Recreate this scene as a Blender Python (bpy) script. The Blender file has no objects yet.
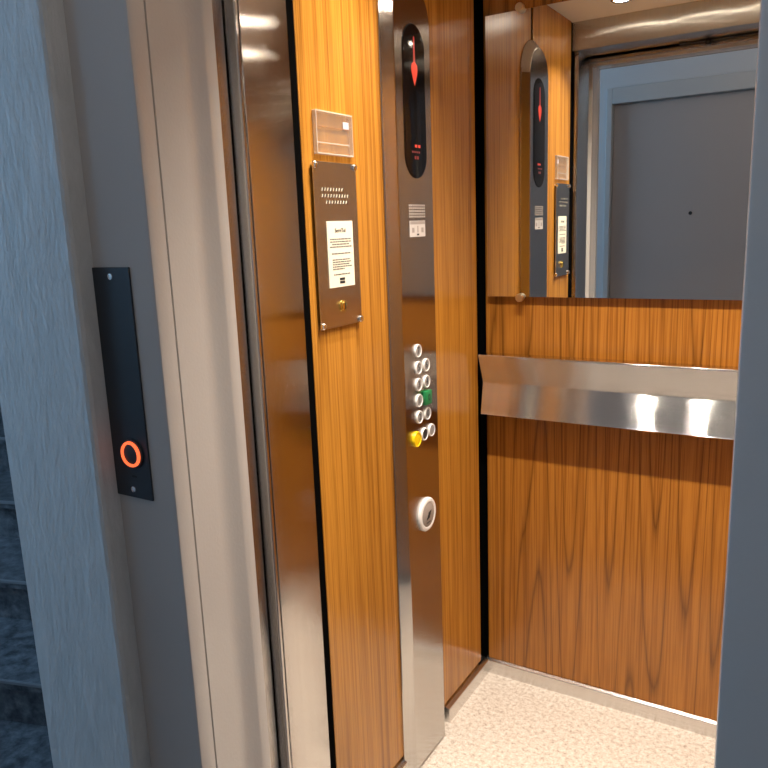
import bpy, bmesh, math, random
from mathutils import Vector, Matrix
random.seed(7)
S = bpy.context.scene
COL = S.collection
PI = math.pi

# ------------------------------------------------------------------ helpers
def link(name, bm, mat, parent=None, smooth=False):
    bmesh.ops.recalc_face_normals(bm, faces=bm.faces)
    me = bpy.data.meshes.new(name)
    bm.to_mesh(me); bm.free()
    if smooth:
        for p in me.polygons: p.use_smooth = True
        try: me.set_sharp_from_angle(angle=math.radians(35))
        except Exception: pass
    o = bpy.data.objects.new(name, me)
    COL.objects.link(o)
    for m in (mat if isinstance(mat, (list, tuple)) else [mat]): me.materials.append(m)
    if parent is not None:
        o.parent = parent
        o.matrix_parent_inverse = parent.matrix_basis.inverted()
    return o

def tag(o, label=None, cat=None, group=None, kind=None):
    if label: o['label'] = label
    if cat: o['category'] = cat
    if group: o['group'] = group
    if kind: o['kind'] = kind
    return o

def empty(name, loc):
    o = bpy.data.objects.new(name, None); COL.objects.link(o)
    o.location = loc; o.empty_display_size = 0.05
    return o

def box(bm, x0, x1, y0, y1, z0, z1, bev=0.0, seg=2):
    vs = [bm.verts.new((x, y, z)) for x in (x0, x1) for y in (y0, y1) for z in (z0, z1)]
    F = [(0,1,3,2),(4,6,7,5),(0,4,5,1),(2,3,7,6),(0,2,6,4),(1,5,7,3)]
    fs = [bm.faces.new([vs[i] for i in f]) for f in F]
    if bev:
        es = set(e for f in fs for e in f.edges)
        bmesh.ops.bevel(bm, geom=list(es), offset=bev, segments=seg, affect='EDGES', profile=0.5)
    return bm

def boxbm(*a, **k): return box(bmesh.new(), *a, **k)

def extrude_poly(bm, pts, fn, h0, h1):
    """closed outline pts (a,b) swept from h0 to h1; fn(a,b,h)->xyz"""
    lo = [bm.verts.new(fn(a, b, h0)) for a, b in pts]
    hi = [bm.verts.new(fn(a, b, h1)) for a, b in pts]
    n = len(pts)
    for i in range(n):
        j = (i+1) % n
        bm.faces.new((lo[i], lo[j], hi[j], hi[i]))
    bm.faces.new(lo[::-1]); bm.faces.new(hi)
    return bm

def loops(bm, rings, cap0=True, cap1=True):
    """skin a list of closed vertex rings"""
    R = [[bm.verts.new(p) for p in r] for r in rings]
    n = len(R[0])
    for a, b in zip(R, R[1:]):
        for i in range(n):
            j = (i+1) % n
            bm.faces.new((a[i], a[j], b[j], b[i]))
    if cap0: bm.faces.new(R[0][::-1])
    if cap1: bm.faces.new(R[-1])
    return bm

def lathe(bm, prof, c, axis, n=32, cap=True):
    """profile (r, h) turned about an axis ('x','y','z','-y') through c"""
    rings = []
    for r, h in prof:
        ring = []
        for i in range(n):
            a = 2*PI*i/n; u, v = max(r, 1e-5)*math.cos(a), max(r, 1e-5)*math.sin(a)
            if axis == 'x': p = (h, u, v)
            elif axis == 'y': p = (u, h, v)
            elif axis == '-y': p = (u, -h, v)
            elif axis == '-z': p = (u, v, -h)
            else: p = (u, v, h)
            ring.append((c[0]+p[0], c[1]+p[1], c[2]+p[2]))
        rings.append(ring)
    return loops(bm, rings, cap, cap)

def text_mesh(name, s, size, mat, origin, plane, parent, align='CENTER', depth=0.0003):
    """small lettering built as a mesh: plane 'x' reads on a wall facing +X, '-y' on a wall facing -Y"""
    cu = bpy.data.curves.new(name, 'FONT'); cu.body = s; cu.size = size
    cu.align_x = align; cu.align_y = 'CENTER'; cu.extrude = depth
    t = bpy.data.objects.new(name, cu); COL.objects.link(t)
    dg = bpy.context.evaluated_depsgraph_get()
    me = bpy.data.meshes.new_from_object(t.evaluated_get(dg))
    bpy.data.objects.remove(t)
    R = Matrix(((0,0,1),(1,0,0),(0,1,0))) if plane == 'x' else Matrix(((1,0,0),(0,0,-1),(0,1,0)))
    for v in me.vertices:
        v.co = R @ v.co + Vector(origin)
    me.materials.clear(); me.materials.append(mat); me.name = name
    o = bpy.data.objects.new(name, me); COL.objects.link(o)
    o.parent = parent; o.matrix_parent_inverse = parent.matrix_basis.inverted() if parent.parent is None else (parent.matrix_parent_inverse.inverted() if False else Matrix.Identity(4))
    return o

# ------------------------------------------------------------------ materials
class N:
    def __init__(s, name):
        s.m = bpy.data.materials.new(name); s.m.use_nodes = True
        s.t = s.m.node_tree; s.n = s.t.nodes; s.l = s.t.links
        s.b = s.n['Principled BSDF']; s.out = s.n['Material Output']
    def add(s, typ, **k):
        n = s.n.new(typ)
        for a, v in k.items():
            if a.startswith('i_'):
                key = a[2:]; key = int(key) if key.isdigit() else key.replace('_', ' ')
                n.inputs[key].default_value = v
            else: setattr(n, a, v)
        return n
    def lk(s, a, b): s.l.new(a, b)
    def math(s, op, a, b=None, clamp=False):
        n = s.n.new('ShaderNodeMath'); n.operation = op; n.use_clamp = clamp
        for i, v in enumerate((a, b)):
            if v is None: continue
            if isinstance(v, (int, float)): n.inputs[i].default_value = v
            else: s.l.new(v, n.inputs[i])
        return n.outputs[0]
    def mixc(s, f, a, b, mode='MIX'):
        n = s.n.new('ShaderNodeMix'); n.data_type = 'RGBA'; n.blend_type = mode
        for i, v in ((0, f), (6, a), (7, b)):
            if isinstance(v, (int, float)): n.inputs[i].default_value = v
            elif isinstance(v, tuple): n.inputs[i].default_value = (*v, 1) if len(v) == 3 else v
            else: s.l.new(v, n.inputs[i])
        return n.outputs[2]
    def set(s, **k):
        for a, v in k.items():
            s.b.inputs[a.replace('_', ' ')].default_value = (*v, 1) if isinstance(v, tuple) and len(v) == 3 else v
        return s
    def coord(s, scale=(1,1,1), loc=(0,0,0)):
        tc = s.n.new('ShaderNodeTexCoord'); mp = s.n.new('ShaderNodeMapping')
        mp.inputs['Scale'].default_value = scale; mp.inputs['Location'].default_value = loc
        s.l.new(tc.outputs['Object'], mp.inputs[0]); return mp.outputs[0]
    def noise(s, vec, scale=1, detail=2, rough=0.5, dist=0.0):
        n = s.add('ShaderNodeTexNoise'); n.inputs['Scale'].default_value = scale
        n.inputs['Detail'].default_value = detail; n.inputs['Roughness'].default_value = rough
        n.inputs['Distortion'].default_value = dist
        s.l.new(vec, n.inputs['Vector']); return n.outputs['Fac']
    def ramp(s, f, stops):
        r = s.n.new('ShaderNodeValToRGB'); cr = r.color_ramp
        while len(cr.elements) > 1: cr.elements.remove(cr.elements[-1])
        for i, (p, c) in enumerate(stops):
            e = cr.elements[0] if i == 0 else cr.elements.new(p)
            e.position = p; e.color = (*c, 1)
        s.l.new(f, r.inputs[0]); return r.outputs[0]
    def bump(s, h, strength, dist=0.002):
        b = s.n.new('ShaderNodeBump'); b.inputs['Strength'].default_value = strength
        b.inputs['Distance'].default_value = dist
        s.l.new(h, b.inputs['Height']); s.l.new(b.outputs[0], s.b.inputs['Normal'])

def lin(r, g, b):
    f = lambda c: (c/255/12.92) if c/255 <= 0.04045 else ((c/255+0.055)/1.055)**2.4
    return (f(r), f(g), f(b))

def plain(name, col, rough=0.5, metal=0.0, spec=0.5, coat=0.0):
    k = N(name); k.set(Base_Color=col, Roughness=rough, Metallic=metal, Specular_IOR_Level=spec, Coat_Weight=coat)
    return k.m

def wood(name, ax, light, dark, seed, ring=9.0, low=3.2, lmix=0.5, pw=3.0, zs=0.24):
    """teak laminate, vertical grain; ax 0: grain runs across X, 1: across Y"""
    k = N(name)
    sc = [0, 0, 0.0]
    def c(u, z, off=0.0):
        v = [0.0, 0.0, z]; v[ax] = u
        return k.coord(tuple(v), (seed + off, seed*0.7 + off, seed*0.3))
    h = k.noise(c(low, zs), 1.0, 0.0, 0.4, 0.0)                      # broad growth field -> cathedral contours
    h2 = k.noise(c(60, 1.2, 3.1), 1.0, 2.0, 0.5)
    f = k.math('ADD', k.math('MULTIPLY', h, ring), k.math('MULTIPLY', h2, 0.22))
    fr = k.math('FRACT', f)
    tri = k.math('ABSOLUTE', k.math('SUBTRACT', k.math('MULTIPLY', fr, 2.0), 1.0))
    line = k.math('POWER', tri, pw)
    fine = k.noise(c(210, 3.0, 7.7), 1.0, 3.0, 0.6)
    pores = k.noise(c(520, 9.0, 1.7), 1.0, 1.0, 0.5)
    broad = k.noise(c(9, 0.25, 5.2), 1.0, 2.0, 0.5)
    mid = tuple((a*0.62+b*0.38) for a, b in zip(light, dark))
    base = k.mixc(k.math('MULTIPLY', broad, 1.0), mid, light)
    base = k.mixc(k.math('MULTIPLY', line, lmix), base, dark)
    strand = k.ramp(k.noise(c(115, 0.6, 9.1), 1.0, 2.0, 0.55), [(0.36, (0.55, 0.48, 0.42)), (0.48, (1, 1, 1))])
    base = k.mixc(0.55, base, strand, 'MULTIPLY')
    st = k.ramp(fine, [(0.36, (0.62, 0.56, 0.50)), (0.56, (1, 1, 1))])
    base = k.mixc(0.75, base, st, 'MULTIPLY')
    po = k.ramp(pores, [(0.30, (0.72, 0.68, 0.62)), (0.42, (1, 1, 1))])
    base = k.mixc(0.45, base, po, 'MULTIPLY')
    k.lk(base, k.b.inputs['Base Color'])
    k.set(Roughness=0.24, Specular_IOR_Level=0.5)
    k.bump(fine, 0.03, 0.001)
    return k.m

def steel(name, tangent, col=(0.58, 0.565, 0.55), rough=0.13, smear=0.3, streak=(1,1,1)):
    """brushed stainless: micro-scratches tilt the normal along `tangent`, which smears reflections that way"""
    k = N(name)
    v = k.coord(streak)
    n = k.noise(v, 1.0, 3.0, 0.6)
    cc = k.ramp(n, [(0.3, tuple(c*0.94 for c in col)), (0.7, tuple(min(1, c*1.04) for c in col))])
    k.lk(cc, k.b.inputs['Base Color'])
    k.set(Metallic=1.0, Roughness=rough)
    tc = k.coord((9173.0, 8861.0, 9377.0))
    tilt = None
    for off in ((0, 0, 0), (31.7, 12.3, 77.1)):
        ad = k.add('ShaderNodeVectorMath', operation='ADD'); ad.inputs[1].default_value = off; k.lk(tc, ad.inputs[0])
        wn = k.add('ShaderNodeTexWhiteNoise', noise_dimensions='3D'); k.lk(ad.outputs[0], wn.inputs['Vector'])
        x = k.math('SUBTRACT', wn.outputs['Value'], 0.5)
        tilt = x if tilt is None else k.math('ADD', tilt, x)
    sc = k.add('ShaderNodeVectorMath', operation='SCALE'); sc.inputs[0].default_value = tangent
    k.lk(k.math('MULTIPLY', tilt, smear), sc.inputs['Scale'])
    ge = k.add('ShaderNodeNewGeometry')
    ad = k.add('ShaderNodeVectorMath', operation='ADD'); k.lk(ge.outputs['Normal'], ad.inputs[0]); k.lk(sc.outputs[0], ad.inputs[1])
    nm = k.add('ShaderNodeVectorMath', operation='NORMALIZE'); k.lk(ad.outputs[0], nm.inputs[0])
    k.lk(nm.outputs[0], k.b.inputs['Normal'])
    return k.m

def emit(name, col, s, base=(0.02, 0.02, 0.02)):
    k = N(name); k.set(Base_Color=base, Emission_Color=col, Emission_Strength=s, Roughness=0.3)
    return k.m

W_LIGHT, W_DARK = lin(214, 142, 52), lin(112, 58, 16)
M_woodL = wood('teak_laminate_side', 1, lin(198, 138, 54), lin(124, 74, 20), 3.3, ring=9.0, low=5.0, lmix=0.42, pw=4.0)
M_woodB = wood('teak_laminate_back', 0, lin(186, 122, 47), lin(76, 40, 10), 11.9, ring=15.0, low=9.0, lmix=0.66, pw=7.0, zs=0.2)
M_woodR = wood('teak_laminate_right', 1, lin(200, 138, 52), lin(98, 54, 14), 17.0, ring=14.0, low=6.0)
M_steelX = steel('brushed_steel_column', (0, 1, 0), rough=0.08, smear=0.45, streak=(90, 400, 1.2))
M_steelP = steel('brushed_steel_control_column', (0, 1, 0), col=(0.52, 0.505, 0.49), rough=0.11, smear=0.24, streak=(90, 400, 1.2))
M_steelR = steel('brushed_steel_rail', (0, 0, 1), col=(0.70, 0.68, 0.66), rough=0.095, smear=0.68, streak=(1.5, 300, 300))
M_steelH = steel('brushed_steel_header', (1, 0, 0), col=(0.60, 0.58, 0.55), rough=0.10, smear=0.6, streak=(300, 90, 1.5))
M_steelB = steel('satin_aluminium_skirting', (0, 0, 1), col=(0.74, 0.72, 0.70), rough=0.24, smear=0.5, streak=(1.5, 3, 300))
M_bronze = steel('satin_steel_plate', (0, 1, 0), col=(0.60, 0.58, 0.56), rough=0.22, smear=0.3, streak=(90, 200, 1.0))
M_chrome = plain('polished_chrome', (0.82, 0.81, 0.80), 0.12, 1.0)
M_brass = plain('brushed_brass', (0.86, 0.74, 0.52), 0.3, 1.0)
M_brassy = plain('yellow_brass', (0.86, 0.62, 0.16), 0.25, 1.0)
M_black = plain('black_gap_lining', (0.003, 0.003, 0.003), 0.8, spec=0.0)
M_dark = plain('dark_rubber', (0.012, 0.012, 0.013), 0.5)
M_disp = plain('black_display_glass', (0.004, 0.003, 0.003), 0.06, spec=0.2)
M_red = emit('red_display_light', (1.0, 0.055, 0.02), 0.95)
M_redmid = emit('medium_red_display_light', (1.0, 0.05, 0.03), 0.5)
M_reddim = emit('dim_red_display_light', (1.0, 0.05, 0.03), 0.25)
M_orange = emit('orange_button_light', (1.0, 0.15, 0.045), 1.5)
M_white = plain('white_button_plastic', (0.78, 0.77, 0.75), 0.3)
M_grey = plain('grey_button_plastic', (0.26, 0.255, 0.25), 0.35)
M_green = plain('green_button_plastic', lin(30, 120, 70), 0.3)
M_yellow = plain('yellow_button_plastic', lin(235, 200, 20), 0.3)
M_ink = plain('black_ink', (0.012, 0.012, 0.014), 0.6)
M_inkg = plain('grey_ink', (0.10, 0.095, 0.09), 0.6)
M_card = plain('cream_card', lin(232, 226, 205), 0.55)
M_label = plain('silver_white_label', lin(196, 190, 186), 0.4)
M_label2 = plain('silver_grey_label', lin(150, 142, 136), 0.45)
M_ceil = plain('cream_ceiling_lacquer', (0.78, 0.74, 0.66), 0.45)
M_plate = plain('dark_anodised_plate', (0.042, 0.048, 0.056), 0.36, 0.3)

def mk_paint(name, col):
    k = N(name)
    n = k.noise(k.coord((220, 220, 160)), 1.0, 2.0, 0.5)
    k.set(Base_Color=col, Roughness=0.15, Specular_IOR_Level=0.5)
    k.bump(n, 0.25, 0.0008)
    return k.m
M_paint = mk_paint('gloss_grey_beige_paint', (0.50, 0.475, 0.45))

def mk_plaster():
    k = N('rough_white_plaster')
    v = k.coord((28, 28, 9))
    n = k.noise(v, 1.0, 5.0, 0.65, 0.4)
    n2 = k.noise(k.coord((120, 120, 50)), 1.0, 3.0, 0.6)
    c = k.ramp(n, [(0.3, (0.50, 0.51, 0.50)), (0.7, (0.60, 0.60, 0.59))])
    k.lk(c, k.b.inputs['Base Color']); k.set(Roughness=0.85)
    k.bump(k.math('ADD', n, k.math('MULTIPLY', n2, 0.5)), 0.5, 0.006)
    return k.m
M_plaster = mk_plaster()
M_wallpaint = plain('white_wall_paint', (0.62, 0.62, 0.62), 0.8)

def mk_floor():
    k = N('speckled_beige_floor')
    v = k.coord((1, 1, 1))
    a = k.noise(v, 85, 6.0, 0.78, 0.3); b = k.noise(v, 230, 4.0, 0.7)
    c = k.ramp(a, [(0.34, (0.40, 0.32, 0.26)), (0.47, (0.66, 0.60, 0.52)), (0.62, (0.80, 0.76, 0.70))])
    d = k.ramp(b, [(0.36, (0.72, 0.65, 0.58)), (0.50, (1, 1, 1))])
    k.lk(k.mixc(0.8, c, d, 'MULTIPLY'), k.b.inputs['Base Color'])
    k.set(Roughness=0.5, Specular_IOR_Level=0.3)
    return k.m
M_floor = mk_floor()

def mk_stone():
    k = N('dark_polished_stone')
    a = k.noise(k.coord((1, 1, 1)), 26, 4.0, 0.65)
    c = k.ramp(a, [(0.35, (0.04, 0.042, 0.048)), (0.55, (0.11, 0.115, 0.125)), (0.75, (0.21, 0.21, 0.22))])
    k.lk(c, k.b.inputs['Base Color']); k.set(Roughness=0.4)
    return k.m
M_stone = mk_stone()
M_stoneedge = plain('pale_stone_edge', (0.22, 0.22, 0.23), 0.5)  # paler strip along the front edge of each step
M_doorgrey = plain('grey_door_laminate', (0.46, 0.40, 0.365), 0.42)
M_frameoff = plain('offwhite_door_frame_paint', (0.55, 0.54, 0.52), 0.45)
M_mirror = plain('mirror_silver', (0.86, 0.88, 0.87), 0.004, 1.0)
M_chip = plain('pale_backing_board', (0.72, 0.68, 0.60), 0.7)
M_glassedge = plain('mirror_edge', (0.55, 0.60, 0.58), 0.3)

def mk_acrylic():
    k = N('clear_acrylic')
    tr = k.add('ShaderNodeBsdfTransparent'); tr.inputs[0].default_value = (0.97, 0.97, 0.96, 1)
    gl = k.add('ShaderNodeBsdfGlossy'); gl.inputs['Roughness'].default_value = 0.12
    df = k.add('ShaderNodeBsdfDiffuse'); df.inputs[0].default_value = (0.8, 0.78, 0.75, 1)
    m1 = k.add('ShaderNodeMixShader'); m1.inputs[0].default_value = 0.05
    m2 = k.add('ShaderNodeMixShader'); m2.inputs[0].default_value = 0.035
    k.lk(tr.outputs[0], m1.inputs[1]); k.lk(gl.outputs[0], m1.inputs[2])
    k.lk(m1.outputs[0], m2.inputs[1]); k.lk(df.outputs[0], m2.inputs[2])
    k.lk(m2.outputs[0], k.out.inputs[0])
    return k.m
M_acr = mk_acrylic()
def mk_rim():
    k = N('frosted_acrylic_edge'); k.set(Base_Color=(0.85, 0.80, 0.74), Roughness=0.25)
    tr = k.add('ShaderNodeBsdfTransparent'); mx = k.add('ShaderNodeMixShader'); mx.inputs[0].default_value = 0.38
    k.lk(tr.outputs[0], mx.inputs[1]); k.lk(k.b.outputs[0], mx.inputs[2]); k.lk(mx.outputs[0], k.out.inputs[0])
    return k.m
M_acredge = mk_rim()

# ------------------------------------------------------------------ dimensions (metres)
CAB_R, CAB_B, CAB_T = 1.02, 1.192, 2.055      # right wall, back panel, ceiling
OPEN_R = 0.787                               # clear opening x 0 .. OPEN_R
def ST(o, label, cat): return tag(o, label, cat, kind='structure')

# ------------------------------------------------------------------ floors, ceilings, walls
ST(link('floor', boxbm(-0.02, CAB_R+0.02, 0.36, CAB_B+0.02, -0.05, 0.0), M_floor),
   'speckled beige floor of the elevator cab', 'floor')
M_tile = plain('grey_landing_tile', (0.30, 0.29, 0.28), 0.45)
ST(link('floor_landing', boxbm(-2.7, 2.3, -1.42, 0.0, -0.05, -0.001), M_stone),
   'dark stone floor of the landing in front of the elevator', 'floor')
ST(link('floor_stairwell', boxbm(-2.7, -0.42, 0.0, 2.3, -0.05, -0.001), M_stone),
   'dark stone floor below the dark stairs', 'floor')
ST(link('trim_1', boxbm(-0.04, OPEN_R+0.04, 0.0, 0.36, -0.05, 0.0), M_steelB),
   'steel door sill between landing and cab', 'door sill')
ST(link('ceiling', boxbm(-0.03, CAB_R+0.02, 0.36, CAB_B+0.02, CAB_T, CAB_T+0.03), M_ceil),
   'cream lacquered ceiling of the elevator cab with downlights', 'ceiling')
ST(link('ceiling_landing', boxbm(-2.7, 2.3, -1.42, 2.3, 2.62, 2.7), M_wallpaint),
   'white ceiling of the landing', 'ceiling')

# cab left wall: dark lining with two laminate panels
wl = ST(link('wall_left', boxbm(-0.06, -0.018, 0.3372, CAB_B+0.04, 0.0, CAB_T), M_black),
        'left wall of the elevator cab, two teak laminate panels over a black lining', 'wall')
tag(link('wood_panel', boxbm(-0.018, 0.0, 0.378, 0.758, 0.058, CAB_T, bev=0.0012), M_woodL, wl),
    'golden teak laminate panel carrying the intercom plate')
tag(link('wood_panel', boxbm(-0.018, 0.0, 0.776, 1.150, 0.058, CAB_T, bev=0.0012), M_woodL, wl),
    'narrower teak laminate panel next to the back corner')
link('gap_shade_strip', boxbm(-0.018, -0.0015, 0.3372, 0.3778, 0.0, CAB_T-0.001), M_black, wl)  # black strip added in the open gap; its colour gives the gap's shade
link('gap_shade_strip', boxbm(-0.018, -0.004, 0.7582, 0.7758, 0.058, CAB_T), M_black, wl)  # same painted shade for the joint between the panels
wb = ST(link('wall_back', boxbm(-0.06, CAB_R+0.02, CAB_B+0.018, CAB_B+0.05, 0.0, CAB_T), M_black),
        'back wall of the elevator cab in teak laminate behind mirror and rail', 'wall')
tag(link('wood_panel', boxbm(0.008, CAB_R, CAB_B, CAB_B+0.018, 0.048, CAB_T, bev=0.0012), M_woodB, wb),
    'teak laminate back panel with cathedral grain')
wr = ST(link('wall_right', boxbm(CAB_R+0.018, CAB_R+0.05, 0.36, CAB_B+0.02, 0.0, CAB_T), M_black),
        'right wall of the elevator cab in teak laminate', 'wall')
link('wood_panel', boxbm(CAB_R, CAB_R+0.018, 0.378, CAB_B-0.03, 0.058, CAB_T, bev=0.0012), M_woodR, wr)
wf = bmesh.new()
box(wf, -0.02, CAB_R+0.02, 0.228, 0.36, 1.962, CAB_T+0.03)
ST(link('wall_front', wf, M_steelH), 'brushed steel header above the cab doorway, seen in the mirror', 'wall')
ST(link('trim_2', boxbm(OPEN_R, CAB_R+0.02, 0.236, 0.36, 0.0, 1.962, bev=0.002), M_steelX),
   'brushed steel return at the right of the cab doorway', 'column')

# skirtings
def skirting(name, axis, a0, a1, label):
    D_ = 0.011 if axis == 'y' else 0.009
    prof = [(0, 0), (D_, 0), (D_, 0.041), (D_-0.001, 0.043), (0.0, 0.047), (-0.012, 0.050), (-0.012, 0)]
    bm = bmesh.new()
    if axis == 'y': extrude_poly(bm, prof, lambda a, b, h: (a, h, b), a0, a1)
    else: extrude_poly(bm, prof, lambda a, b, h: (h, CAB_B-a, b), a0, a1)
    return ST(link(name, bm, M_steelB), label, 'baseboard')
skirting('baseboard_left', 'y', 0.905, 1.187, 'short satin metal baseboard left of the back corner')
skirting('baseboard_left', 'y', 0.380, 0.664, 'satin metal baseboard in front of the control column')
skirting('baseboard_back', 'x', 0.001, CAB_R, 'satin metal baseboard along the back wall')

# ------------------------------------------------------------------ landing door frame
jprof = [(0.0, 0.0)]
def jamb_profile():
    # (x, y) outline of the left jamb, seen from above, running front to back
    return [(-0.28, 0.0), (-0.004, 0.0), (-0.0012, 0.0012), (0.0, 0.004),
            (0.0, 0.031), (-0.0035, 0.0318), (-0.0035, 0.0338), (0.0, 0.0346),
            (0.0, 0.090), (0.0006, 0.100), (0.003, 0.110), (0.0075, 0.122), (0.0115, 0.131), (0.0135, 0.136),
            (0.0135, 0.155), (0.012, 0.156), (-0.014, 0.156), (-0.014, 0.160), (-0.30, 0.160)]
HEAD_Z = 1.952
fr = ST(empty('door_frame', (0.3935, 0.08, 0.0)), 'painted grey steel door frame around the elevator entrance', 'door frame')
b = bmesh.new(); extrude_poly(b, jamb_profile(), lambda x, y, h: (x, y, h), 0.0, 2.05)
link('jamb', b, M_paint, fr, smooth=True)
b = bmesh.new(); extrude_poly(b, jamb_profile(), lambda x, y, h: (OPEN_R-x, y, h), 0.0, 2.05)
link('jamb', b, M_paint, fr, smooth=True)
b = bmesh.new(); extrude_poly(b, [(max(x, -0.098), y) for x, y in jamb_profile()], lambda x, y, h: (h, y, HEAD_Z-x), 0.0, OPEN_R)
link('head', b, M_paint, fr, smooth=True)

# steel parts of the doorway, left side
ST(link('door_1', boxbm(-0.155, -0.006, 0.167, 0.200, 0.004, 1.95, bev=0.003), M_steelX),
   'edge of the retracted landing sliding door, narrow brown-reflecting steel strip', 'sliding door')
ST(link('door_2', boxbm(-0.155, 0.0150, 0.2040, 0.2130, 0.004, 1.955, bev=0.003, seg=4), M_steelX, None, True),
   'rounded edge of the retracted cab sliding door, reflecting blue daylight', 'sliding door')
ST(link('trim_3', boxbm(-0.05, 0.0155, 0.2145, 0.337, 0.0, 1.962, bev=0.0015), M_steelX, None, True),
   'wide brushed steel column left of the intercom wall panel', 'column')
hd = bmesh.new()
box(hd, -0.15, OPEN_R+0.15, 0.185, 0.200, 1.945, 2.08)
hh = ST(link('trim_4', hd, M_steelH), 'steel door header plate above the entrance', 'header')
ST(link('trim_5', boxbm(-0.15, OPEN_R+0.22, 0.165, 0.36, 2.086, 2.11), M_black), 'added black cover closing the door shaft against light leaks', 'light blocker')  # added to shut the gap above the doors so no light leaks in
db = bmesh.new()
box(db, 0.33, 0.62, 0.203, 0.226, 1.958, 2.02)
box(db, 0.415, 0.43, 0.203, 0.226, 1.946, 1.960)
tag(link('door_hanger', db, M_dark), 'dark door hanger bracket under the header, seen in the mirror', 'bracket')

# ------------------------------------------------------------------ landing walls
pl = bmesh.new()
extrude_poly(pl, [(-0.374, -0.036), (-0.140, -0.036), (-0.134, -0.034), (-0.131, -0.029), (-0.131, 0.03), (-0.30, 0.03), (-0.30, 0.161),
                  (-0.16, 0.161), (-0.16, 0.36), (-0.07, 0.36), (-0.07, 1.35), (-0.374, 1.35)], lambda x, y, h: (x, y, h), 0.0, 2.62)
ST(link('wall_pillar', pl, M_plaster), 'rough white plaster pillar between stairs and elevator frame', 'wall')
wt = bmesh.new()
box(wt, -0.30, 1.2, 0.0, 0.16, 2.05, 2.62)
box(wt, 1.087, 2.3, 0.0, 0.16, 0.0, 2.05)
ST(link('wall_landing', wt, M_wallpaint), 'white landing wall above and right of the elevator frame', 'wall')
ST(link('wall_right_landing', boxbm(2.3, 2.4, -1.42, 0.16, 0, 2.62), M_wallpaint), 'white landing wall at the far right', 'wall')
# opposite wall with its door (seen in the mirror)
ow = bmesh.new()
DX0, DX1, DZ = -0.315, 0.57, 2.016
box(ow, -2.7, DX0-0.03, -1.55, -1.40, 0, 2.62)
box(ow, DX1+0.03, 2.3, -1.55, -1.40, 0, 2.62)
box(ow, DX0-0.03, DX1+0.03, -1.55, -1.40, DZ+0.03, 2.62)
ST(link('wall_opposite', ow, M_wallpaint), 'white landing wall facing the elevator, reflected in the mirror', 'wall')
of = bmesh.new()
box(of, DX0-0.032, DX0, -1.53, -1.385, 0, DZ+0.085, bev=0.003)
box(of, DX1, DX1+0.032, -1.53, -1.385, 0, DZ+0.085, bev=0.003)
box(of, DX0, DX1, -1.53, -1.385, DZ, DZ+0.085, bev=0.003)
ST(link('trim_6', of, M_frameoff), 'off-white frame of the apartment door, reflected in the mirror', 'door frame')
d3 = ST(link('door_3', boxbm(DX0+0.002, DX1-0.002, -1.47, -1.425, 0.005, DZ-0.003, bev=0.002), M_doorgrey),
        'grey apartment door with a peephole, reflected in the mirror', 'door')
b = bmesh.new(); lathe(b, [(0.0, 0.0), (0.010, 0.0), (0.009, 0.004), (0.0, 0.004)], (0.121, -1.425, 1.396), 'y', 20)
link('peephole', b, M_dark, d3, True)
# left end wall of the landing with a window
WY0, WY1, WZ0, WZ1 = -1.15, -0.15, 1.25, 2.45
lw = bmesh.new()
box(lw, -2.8, -2.7, -1.55, WY0, 0, 2.62)
box(lw, -2.8, -2.7, WY1, 2.3, 0, 2.62)
box(lw, -2.8, -2.7, WY0, WY1, 0, WZ0)
box(lw, -2.8, -2.7, WY0, WY1, WZ1, 2.62)
ST(link('wall_window', lw, M_wallpaint), 'white stairwell wall with a window, left of the landing', 'wall')
wfm = bmesh.new()
for a in ((WY0, WY0+0.05, WZ0, WZ1), (WY1-0.05, WY1, WZ0, WZ1), (WY0, WY1, WZ0, WZ0+0.05), (WY0, WY1, WZ1-0.05, WZ1),
          ((WY0+WY1)/2-0.02, (WY0+WY1)/2+0.02, WZ0, WZ1)):
    box(wfm, -2.78, -2.73, *a)
win = ST(link('window_1', wfm, M_frameoff), 'window letting blue daylight onto the landing', 'window')
ST(link('wall_stairwell', boxbm(-2.7, -0.41, 2.2, 2.3, 0, 2.62), M_wallpaint), 'stairwell wall behind the stairs', 'wall')

# stairs, rising away to the left behind the pillar
stt = tag(empty('staircase', (-1.35, 0.3, 0.0)), 'dark polished stone stairs at the lower left behind the plaster pillar', 'stairs')
dirv = Vector((0.955, 0.295)).normalized(); nrm = Vector((-dirv.y, dirv.x))
p0 = Vector((-1.11, 0.285))
RISE, RUN = 0.152, 0.285
for i in range(6):
    a = p0 + nrm*RUN*i
    z1 = RISE*(i+1)
    bm = bmesh.new()
    x0, x1 = -0.95, 0.64 - 0.03*i
    def quad(d0, d1, zz0, zz1, bv=0.0):
        pts = [a + dirv*x0 + nrm*d0, a + dirv*x1 + nrm*d0, a + dirv*x1 + nrm*d1, a + dirv*x0 + nrm*d1]
        q = bmesh.new()
        extrude_poly(q, [(p.x, p.y) for p in pts], lambda x, y, h: (x, y, h), zz0, zz1)
        if bv: bmesh.ops.bevel(q, geom=list(q.edges), offset=bv, segments=2, affect='EDGES')
        return q
    st = link('step', quad(0.025, RUN+0.025, 0.0 if i == 0 else z1-RISE-0.03, z1-0.03), M_stone, stt)
    link('tread', quad(0.004, RUN+0.03, z1-0.03, z1), M_stone, st)
    link('nosing', quad(0.0, 0.006, z1-0.012, z1+0.0004, 0.002), M_stoneedge, st)

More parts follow.
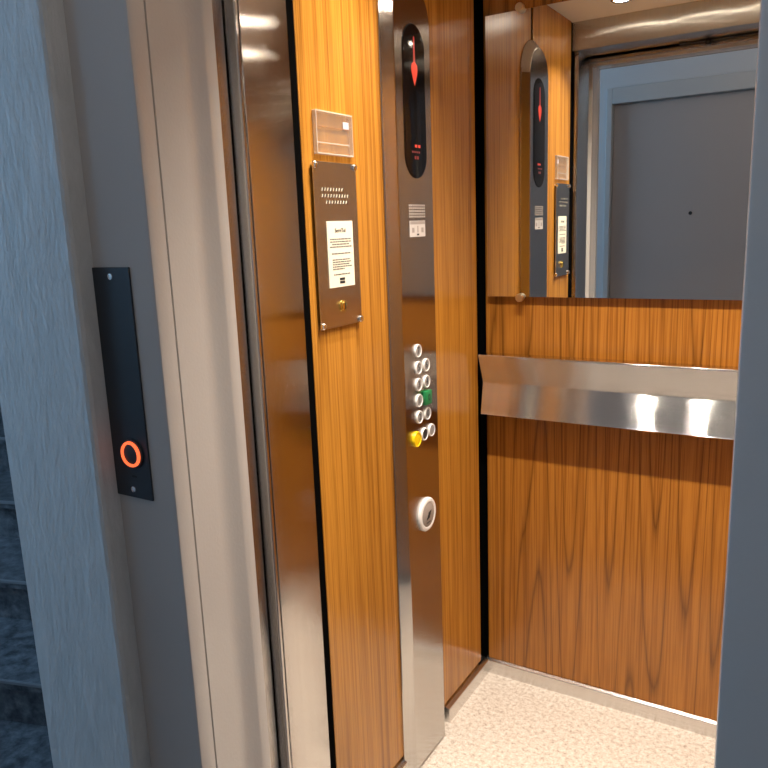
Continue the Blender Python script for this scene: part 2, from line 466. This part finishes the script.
# ------------------------------------------------------------------ landing call panel
PX0, PX1, PZ0, PZ1 = -0.133, -0.0485, 0.966, 1.336
cp = tag(empty('call_panel', (-0.091, 0.0, PZ0)), 'tall dark call panel with a glowing orange ring button on the grey frame', 'call panel')
link('plate', boxbm(PX0, PX1, -0.0035, 0.0, PZ0, PZ1, bev=0.0008), M_plate, cp)
for zz in (PZ0+0.014, PZ1-0.014):
    b = bmesh.new(); lathe(b, [(0.0, 0.0), (0.0052, 0.0), (0.0048, 0.0014), (0.0026, 0.0017), (0.0022, 0.0008), (0.0, 0.0008)], (-0.0905, -0.0035, zz), '-y', 20)
    link('screw', b, M_chrome, cp, True)
bc = (-0.0825, -0.0035, 1.0415)
b = bmesh.new(); lathe(b, [(0.0, 0), (0.0245, 0), (0.0245, 0.003), (0.0235, 0.004), (0.0, 0.004)], bc, '-y', 40)
cb = link('call_button', b, M_plate, cp, True); tag(cb, 'round call button with lit orange ring')
b = bmesh.new()
loops(b, [[(bc[0]+r*math.cos(2*PI*i/48), bc[1]-h, bc[2]+r*math.sin(2*PI*i/48)) for i in range(48)]
          for r, h in ((0.0168, 0.0035), (0.0168, 0.0070), (0.018, 0.0085), (0.0200, 0.0080), (0.0212, 0.006), (0.0212, 0.0035), (0.0168, 0.0035))], False, False)
link('light_ring', b, M_orange, cb, True)
b = bmesh.new(); lathe(b, [(0.0, 0.003), (0.016, 0.003), (0.0158, 0.0055), (0.013, 0.0065), (0.0, 0.0065)], bc, '-y', 40)
link('button_cap', b, M_plate, cb, True)
link('marking', boxbm(-0.0905, -0.0795, -0.0039, -0.0035, 1.0010, 1.0045), M_ink, cp)

# ------------------------------------------------------------------ control column (car operating panel)
FX = 0.025
def arch(y0, y1, z0, zs, n=24, x=0.0):
    """outline with semicircular top; straight sides up to zs"""
    c, r = (y0+y1)/2, (y1-y0)/2
    pts = [(x, y0, z0), (x, y0, zs*0.5+z0*0.5)]
    for i in range(n+1):
        a = PI - PI*i/n
        pts.append((x, c+r*math.cos(a), zs+r*math.sin(a)))
    pts += [(x, y1, zs*0.5+z0*0.5), (x, y1, z0)]
    return pts
CY = 0.767
cop = tag(empty('control_panel', (0.0, CY, 0.0)), 'tall arched brushed steel control column with floor buttons and red arrow display', 'control panel')
b = bmesh.new()
ZB = 0.006
ZS = 1.818
loops(b, [arch(CY-0.106, CY+0.106, ZB, ZS, x=0.0), arch(CY-0.106, CY+0.106, ZB, ZS, x=0.004),
          arch(CY-0.105, CY+0.105, ZB, ZS, x=0.0055), arch(CY-0.082, CY+0.082, ZB, ZS, x=0.0242), arch(CY-0.0795, CY+0.0795, ZB, ZS, x=FX)])
link('housing', b, M_steelP, cop)
def capsule(c_y, hw, z0, z1, x, n=20):
    pts = []
    for i in range(n+1):
        a = PI*i/n; pts.append((x, c_y+hw*math.cos(a), z1-hw+hw*math.sin(a)))
    for i in range(n+1):
        a = PI+PI*i/n; pts.append((x, c_y+hw*math.cos(a), z0+hw+hw*math.sin(a)))
    return pts
DY = 0.770
b = bmesh.new()
loops(b, [capsule(DY, 0.0505, 1.486, 1.812, FX), capsule(DY, 0.0505, 1.486, 1.812, FX+0.0008), capsule(DY, 0.0485, 1.488, 1.810, FX+0.0018), capsule(DY, 0.046, 1.4905, 1.8075, FX+0.0020)])
dsp = link('display', b, M_disp, cop, True); tag(dsp, 'black glass display with a red down arrow')
XD = FX+0.0021
def flat(pts, x, t=0.0006):
    bm = bmesh.new(); extrude_poly(bm, pts, lambda a, c, h: (h, a, c), x, x+t); return bm
link('arrow_shaft', flat([(0.7672, 1.783), (0.7695, 1.786), (0.7718, 1.783), (0.7735, 1.733), (0.7655, 1.733)], XD), M_redmid, dsp)
link('arrow_head', flat([(0.7735, 1.733), (0.782, 1.727), (0.7835, 1.716), (0.779, 1.703), (0.7695, 1.684),
                    (0.760, 1.703), (0.7555, 1.716), (0.757, 1.727), (0.7655, 1.733)], XD), M_red, dsp)
for (yy, zz, w, h, m) in ((0.768, 1.556, 0.010, 0.006, M_red), (0.783, 1.556, 0.009, 0.006, M_red),
                          (0.752, 1.543, 0.006, 0.004, M_reddim), (0.762, 1.543, 0.006, 0.004, M_reddim), (0.772, 1.543, 0.006, 0.004, M_reddim), (0.782, 1.543, 0.006, 0.004, M_reddim),
                          (0.764, 1.531, 0.007, 0.007, M_reddim), (0.775, 1.531, 0.007, 0.007, M_reddim)):
    link('indicator_light', boxbm(XD, XD+0.0005, yy-w/2, yy+w/2, zz-h/2, zz+h/2), m, dsp)
# loudspeaker grille: five rows of small perforations
bm = bmesh.new()
for r in range(5):
    for c in range(9):
        y = 0.734+c*0.0086; z = 1.4265-r*0.0062
        box(bm, FX-0.0005, FX+0.0006, y-0.0033, y+0.0033, z-0.0021, z+0.0021)
tag(link('speaker_grille', bm, M_label2, cop), 'small perforated grille of pale rows')
lb = link('notice_label', boxbm(FX, FX+0.0008, 0.732, 0.8045, 1.3565, 1.3925), M_label, cop)
tag(lb, 'small silver-white notice label')
link('label_band', boxbm(FX+0.0008, FX+0.0011, 0.733, 0.8035, 1.3845, 1.3915), M_label2, lb)
link('label_symbol', boxbm(FX+0.0008, FX+0.0011, 0.766, 0.771, 1.366, 1.381), M_label2, lb)
link('label_mark', boxbm(FX+0.0008, FX+0.0011, 0.764, 0.774, 1.3595, 1.3635), M_ink, lb)
link('label_symbol', boxbm(FX+0.0008, FX+0.0011, 0.741, 0.752, 1.366, 1.377), M_label2, lb)
link('label_symbol', boxbm(FX+0.0008, FX+0.0011, 0.785, 0.796, 1.366, 1.377), M_label2, lb)

def push_button(y, z, mr, mc, glyph, label=None, r=0.0158, lift=0.0042, square=False):
    bm = bmesh.new()
    lathe(bm, [(r*0.80, 0.0), (r, 0.0), (r, lift*0.6), (r*0.95, lift*0.95), (r*0.87, lift), (r*0.81, lift*0.8), (r*0.80, 0.001)], (FX, y, z), 'x', 32, False)
    o = link('button', bm, mr, cop, True)
    if label: tag(o, label)
    bm = bmesh.new()
    if square:
        box(bm, FX, FX+lift*1.3, y-r*0.95, y+r*0.95, z-r*1.05, z+r*1.05, bev=0.002)
    else:
        lathe(bm, [(0.0, 0.0), (r*0.80, 0.0), (r*0.80, lift*0.62), (r*0.7, lift*0.72), (0.0, lift*0.74)], (FX, y, z), 'x', 28)
    link('button_cap', bm, mc, o, True)
    if glyph:
        text_mesh('numeral', glyph, r*1.35, M_ink, (FX+(lift*1.3 if square else lift*0.74)+0.0002, y, z), 'x', o)
    return o
rows = [(1.0935, [(0.7515, '7')]), (1.0530, [(0.7515, '5'), (0.7905, '6')]), (1.0125, [(0.7505, '3'), (0.7905, '4')]),
        (0.9735, [(0.7505, '1'), (0.7885, 'G')]), (0.9330, [(0.7505, '2'), (0.7910, '0')])]
for z, bs in rows:
    for y, g in bs:
        if g == 'G':
            push_button(y, z, M_green, M_green, '0', 'green entrance floor button', r=0.0165, lift=0.007, square=True)
        else:
            push_button(y, z, M_white, M_grey, g)
push_button(0.7325, 0.8825, M_yellow, M_yellow, '', 'larger yellow alarm button', r=0.0190, lift=0.006)
push_button(0.7735, 0.8850, M_white, M_ink, '', 'white ringed button with dark cap')
push_button(0.8100, 0.8860, M_white, M_grey, '', None)
# fob reader disc
fy, fz = 0.7725, 0.6785
bm = bmesh.new(); lathe(bm, [(0.0, 0.0), (0.0425, 0.0), (0.0425, 0.004), (0.040, 0.007), (0.034, 0.008), (0.0315, 0.0065), (0.0, 0.0065)], (FX, fy, fz), 'x', 48)
fd = link('reader_disc', bm, M_white, cop, True); tag(fd, 'round white reader disc with grey centre')
bm = bmesh.new(); lathe(bm, [(0.0, 0.0064), (0.0312, 0.0064), (0.030, 0.0072), (0.0, 0.0076)], (FX, fy, fz), 'x', 40)
link('disc_centre', bm, M_label2, fd, True)
bm = bmesh.new(); X7 = FX+0.0076
for k, (dy, dz) in enumerate(((0.0, -0.006), (0.004, 0.0), (0.008, 0.006))):
    extrude_poly(bm, [(fy+dy-0.010, fz+dz-0.006), (fy+dy+0.004, fz+dz-0.003), (fy+dy+0.006, fz+dz+0.002), (fy+dy-0.008, fz+dz-0.001)], lambda a, c, h: (h, a, c), X7, X7+0.0006)
link('emblem', bm, M_ink, fd)
link('caption', boxbm(X7-0.0005, X7+0.0004, fy-0.011, fy+0.009, fz-0.0215, fz-0.018), M_inkg, fd)

# ------------------------------------------------------------------ intercom plate on the near wood panel
IY0, IY1, IZ0, IZ1 = 0.400, 0.545, 1.188, 1.507
OFF = -0.011
ic = tag(empty('intercom_panel', (0.0, 0.4725, IZ0)), 'brown-reflecting steel intercom plate with a cream notice, screwed to the wood panel', 'intercom')
XI0, XI1 = 0.005, 0.0075
link('back_box', boxbm(0.0, XI0, IY0+0.006, IY1-0.006, IZ0+0.006, IZ1-0.006), M_dark, ic)
plate = link('plate', boxbm(XI0, XI1, IY0, IY1, IZ0, IZ1, bev=0.0006), M_bronze, ic)
for y in (IY0+0.006, IY1-0.006):
    for z in (IZ0+0.007, IZ1-0.007):
        bm = bmesh.new(); lathe(bm, [(0.0, 0.0), (0.0035, 0.0), (0.0035, XI1), (0.0072, XI1), (0.0070, XI1+0.003), (0.005, XI1+0.0052), (0.0022, XI1+0.0062), (0.0, XI1+0.0064)], (0.0, y, z), 'x', 24)
        link('screw', bm, M_chrome, ic, True)
bm = bmesh.new()
for z, y0, n in ((1.4560, 0.4275, 8), (1.4440, 0.4275, 10), (1.4320, 0.4405, 8)):
    for i in range(n):
        y = y0 + i*0.0096
        extrude_poly(bm, [(y-0.0022, z-0.0030), (y+0.0008, z-0.0030), (y+0.0030, z+0.0030), (y, z+0.0030)], lambda a, c, h: (h, a, c), XI1-0.0004, XI1+0.0004)
link('speaker_slots', bm, M_ink, ic)
bm = bmesh.new()
for z, y0, n in ((1.4560, 0.4275, 8), (1.4440, 0.4275, 10), (1.4320, 0.4405, 8)):
    for i in range(n):
        y = y0 + i*0.0096 - 0.0026
        extrude_poly(bm, [(y-0.0012, z-0.0030), (y+0.0002, z-0.0030), (y+0.0024, z+0.0030), (y+0.0010, z+0.0030)], lambda a, c, h: (h, a, c), XI1-0.0004, XI1+0.0006)
link('slot_lips', bm, M_card, ic)
KY0, KY1, KZ0, KZ1 = 0.4330, 0.5230, 1.267, 1.396
cd = link('notice_card', boxbm(XI1, XI1+0.0012, KY0, KY1, KZ0, KZ1), M_card, ic); tag(cd, 'cream paper notice with lines of print')
XK = XI1+0.0012
text_mesh('heading', 'ServiTel', 0.0115, M_ink, (XK+0.0003, 0.4780, 1.3775), 'x', cd)
rng = random.Random(4)
def para(lines, z, dz, y0, y1, jag):
    bm = bmesh.new()
    for i in range(lines):
        a, c = y0, y1
        if jag == 'c': s = rng.uniform(0, 0.012); a += s; c -= s
        else: c -= rng.uniform(0, 0.014)
        if i == lines-1 and lines > 1: c = a + (c-a)*0.6 if jag == 'l' else c
        y = a
        while y < c-0.002:
            w = min(rng.uniform(0.004, 0.012), c-y)
            box(bm, XK, XK+0.0003, y, y+w, z-0.0012, z+0.0012); y += w + 0.0018
        z -= dz
    link('print_line', bm, M_inkg, cd)
para(4, 1.3610, 0.0050, 0.4390, 0.5170, 'c')
para(1, 1.3330, 0.0050, 0.4390, 0.5170, 'c')
para(5, 1.3210, 0.0046, 0.4470, 0.5150, 'l')
para(1, 1.2920, 0.0050, 0.4380, 0.5180, 'c')
bm = bmesh.new()
box(bm, XK, XK+0.0004, 0.4690, 0.4870, 1.2800, 1.2850)
box(bm, XK, XK+0.0004, 0.4690, 0.4870, 1.2735, 1.2785)
link('stamp', bm, M_ink, cd)
bm = bmesh.new(); lathe(bm, [(0.0, 0.0), (0.0125, 0.0), (0.012, 0.0022), (0.0095, 0.003), (0.0088, 0.0048), (0.006, 0.006), (0.0, 0.0064)], (XI1, 0.4775, 1.228), 'x', 32)
bb = link('push_button', bm, M_brassy, ic, True); tag(bb, 'round brass push button')
bm = bmesh.new()
box(bm, XI1+0.0060, XI1+0.0068, 0.4762, 0.4788, 1.2215, 1.2345)
link('slot', bm, M_ink, bb)

# ------------------------------------------------------------------ clear acrylic holder above
AY0, AY1, AZ0, AZ1 = 0.4180, 0.5370, 1.523, 1.597
ac = tag(empty('sign_holder', (0.0, 0.487, AZ0)), 'empty clear acrylic sign holder above the intercom plate', 'sign holder')
link('back_sheet', boxbm(0.0005, 0.0025, AY0, AY1, AZ0, AZ1), M_acr, ac)
link('front_sheet', boxbm(0.0070, 0.0085, AY0, AY1, AZ0, AZ1), M_acr, ac)
bm = bmesh.new()
t = 0.0026
box(bm, 0.0000, 0.0090, AY0-t, AY0, AZ0, AZ1, bev=0.0006)
box(bm, 0.0000, 0.0090, AY1, AY1+t*0.6, AZ0, AZ1, bev=0.0004)
box(bm, 0.0000, 0.0090, AY0-t, AY1+t*0.6, AZ1, AZ1+t, bev=0.0006)
box(bm, 0.0000, 0.0090, AY0-t, AY1+t*0.6, AZ0-t, AZ0, bev=0.0006)
tag(link('edge_rim', bm, M_acredge, ac), 'light-catching polished edge')
link('insert_strip', boxbm(0.0026, 0.0036, AY0+0.002, AY1-0.002, 1.5705, 1.5725), plain('brown_strip', lin(150, 95, 40), 0.4), ac)
link('insert_strip', boxbm(0.0026, 0.0036, AY0+0.002, AY1-0.002, 1.5415, 1.5435), M_acredge, ac)
tag(link('painted_glint', boxbm(0.0027, 0.0037, AY1-0.024, AY1-0.004, 1.573, 1.586), plain('pale_lilac_glint', lin(226, 214, 226), 0.3), ac), 'painted pale highlight on the acrylic')  # highlight on the clear sheet, painted as a pale lilac patch

# ------------------------------------------------------------------ handrail (folded steel bumper rail on the back wall)
hr = tag(empty('handrail', (0.5, CAB_B, 0.93)), 'folded brushed steel bumper rail across the back wall under the mirror', 'handrail')
x0, x1 = 0.020, CAB_R-0.020
prof = [(1.146, 1.0265), (1.1125, 1.0250), (1.1105, 1.0230), (1.1110, 1.0195), (1.1405, 0.944), (1.1405, 0.941), (1.1235, 0.856), (1.1225, 0.853), (1.1255, 0.8525),
        (1.1440, 0.940), (1.1440, 0.946), (1.1150, 1.0200), (1.1150, 1.0220), (1.146, 1.0235)]
bm = bmesh.new(); extrude_poly(bm, prof, lambda a, c, h: (h, a, c), x0, x1)
link('rail_profile', bm, M_steelR, hr)
for xx in (0.14, 0.52, 0.90):
    link('bracket', boxbm(xx-0.02, xx+0.02, 1.1438, CAB_B, 0.925, 0.960), M_dark, hr)

# ------------------------------------------------------------------ mirror with brass clamps
MX0, MX1, MZ0, MZ1 = 0.022, CAB_R-0.02, 1.181, 1.908
MYF, MYB = 1.174, 1.180
mr = tag(empty('wall_mirror', (0.5, CAB_B, MZ0)), 'large frameless mirror on the back wall reflecting the landing', 'mirror')
gl = bmesh.new()
box(gl, MX0, MX1, MYF, MYB, MZ0, MZ1)
gl.faces.ensure_lookup_table()
mo = link('mirror_glass', gl, [M_glassedge, M_mirror], mr)
for p in mo.data.polygons:
    if p.normal.y < -0.9: p.material_index = 1
link('backing_board', boxbm(MX0+0.006, MX1-0.006, MYB, CAB_B, MZ0+0.006, MZ1-0.001), M_chip, mr)
for xx in (0.119, CAB_R-0.119):
    for zz in (MZ0-0.002, MZ1+0.004):
        bm = bmesh.new()
        lathe(bm, [(0.0, 0.0), (0.006, 0.0), (0.006, CAB_B-MYF), (0.0108, CAB_B-MYF), (0.0112, CAB_B-MYF+0.002), (0.0112, CAB_B-MYF+0.011), (0.0098, CAB_B-MYF+0.0135), (0.0, CAB_B-MYF+0.014)], (xx, CAB_B, zz), '-y', 28)
        tag(link('clamp_knob', bm, M_brass, mr, True), 'brushed brass clamp knob')

# ------------------------------------------------------------------ downlights in the cab ceiling
LX = [0.21, 0.42, 0.63, 0.84]
SPOTS = [(x, 0.54) for x in LX]
CAB_W, CAB_SPREAD, CAB_COL = 5.0, 104, (1.0, 0.89, 0.77)
M_lens = emit('lamp_lens', (1.0, 0.86, 0.68), 140.0, (0.8, 0.8, 0.8))
ord_ = ['first', 'second', 'third', 'fourth']
near = ['nearest the left wall, seen in the mirror', 'second from the left wall', 'third from the left wall', 'nearest the right wall']
for i, (x, y) in enumerate(SPOTS):
    dl = tag(empty('downlight', (x, y, CAB_T)), 'small round ceiling downlight ' + near[i], 'downlight', 'downlights in the cab ceiling')
    bm = bmesh.new(); lathe(bm, [(0.024, 0.0), (0.033, 0.0), (0.033, 0.003), (0.030, 0.005), (0.025, 0.004), (0.024, 0.001)], (x, y, CAB_T), '-z', 36, False)
    link('trim_ring', bm, M_chrome, dl, True)
    bm = bmesh.new(); lathe(bm, [(0.0, 0.0005), (0.0235, 0.0005), (0.0235, 0.002), (0.0, 0.0035)], (x, y, CAB_T), '-z', 32)
    link('lens', bm, M_lens, dl, True)
    L = bpy.data.lights.new('cab_lamp', 'AREA'); L.shape = 'DISK'; L.size = 0.046; L.energy = CAB_W
    L.spread = math.radians(CAB_SPREAD); L.color = CAB_COL
    lo = bpy.data.objects.new('cab_lamp', L); COL.objects.link(lo); lo.location = (x, y, CAB_T-0.0045)
    lo.parent = dl; lo.matrix_parent_inverse = dl.matrix_basis.inverted()

# ------------------------------------------------------------------ added landing fill lamp (dim, warm) and window daylight
ll = ST(empty('fill_lamp', (0.75, -0.45, 2.62)), 'added unseen fill lamp brightening the landing', 'lamp')  # out of view, added to lift the door frame and the opposite door
bm = bmesh.new(); lathe(bm, [(0.0, 0.0), (0.14, 0.0), (0.14, 0.012), (0.135, 0.02), (0.0, 0.02)], (0.75, -0.45, 2.62), '-z', 40)
link('fill_lamp_base', bm, M_white, ll, True)
bm = bmesh.new(); lathe(bm, [(0.128, 0.02), (0.125, 0.045), (0.10, 0.07), (0.05, 0.085), (0.0, 0.088)], (0.75, -0.45, 2.62), '-z', 40)
link('fill_lamp_shade', bm, emit('fill_lamp_glow', (1.0, 0.82, 0.62), 3.0, (0.8, 0.8, 0.8)), ll, True)
L = bpy.data.lights.new('landing_fill', 'POINT'); L.energy = 4.5; L.color = (1.0, 0.80, 0.62); L.shadow_soft_size = 0.10  # warm fill from the added lamp
lo = bpy.data.objects.new('landing_fill', L); COL.objects.link(lo); lo.location = (0.75, -0.45, 2.42)
lo.parent = ll; lo.matrix_parent_inverse = ll.matrix_basis.inverted()
L = bpy.data.lights.new('window_daylight', 'AREA'); L.shape = 'RECTANGLE'; L.size = WY1-WY0; L.size_y = WZ1-WZ0
L.energy = 64; L.color = (0.34, 0.64, 1.0)
lo = bpy.data.objects.new('window_daylight', L); COL.objects.link(lo)
lo.location = (-2.79, (WY0+WY1)/2, (WZ0+WZ1)/2)
lo.rotation_euler = (0, -PI/2, 0)
W = bpy.data.worlds.new('World'); S.world = W; W.use_nodes = True
W.node_tree.nodes['Background'].inputs[0].default_value = (0.10, 0.16, 0.28, 1)
W.node_tree.nodes['Background'].inputs[1].default_value = 0.3

# ------------------------------------------------------------------ camera
cam = bpy.data.cameras.new('Camera'); co = bpy.data.objects.new('Camera', cam); COL.objects.link(co)
def campose(a, b_, g):
    ca, sa, cb_, sb, cg, sg = math.cos(a), math.sin(a), math.cos(b_), math.sin(b_), math.cos(g), math.sin(g)
    fwd = Vector((sa*cb_, ca*cb_, sb)); right = Vector((ca, -sa, 0)); up = right.cross(fwd)
    return cg*right + sg*up, -sg*right + cg*up, fwd
r_, u_, f_ = campose(-0.54992311, -0.20607558, -0.03766084)
m = Matrix((r_, u_, -f_)).transposed().to_4x4(); m.translation = Vector((0.864, -0.773, 1.38))
co.matrix_world = m
cam.sensor_width = 36; cam.lens = 747.97/768*36; cam.clip_start = 0.02
S.camera = co
S.view_settings.view_transform = 'Standard'; S.view_settings.look = 'None'
S.view_settings.gamma = 1; S.view_settings.use_curve_mapping = False
S.view_settings.exposure = 0.0
S.cycles.use_denoising = True
S.cycles.max_bounces = 12; S.cycles.glossy_bounces = 8; S.cycles.transparent_max_bounces = 12
S.cycles.sample_clamp_indirect = 6.0
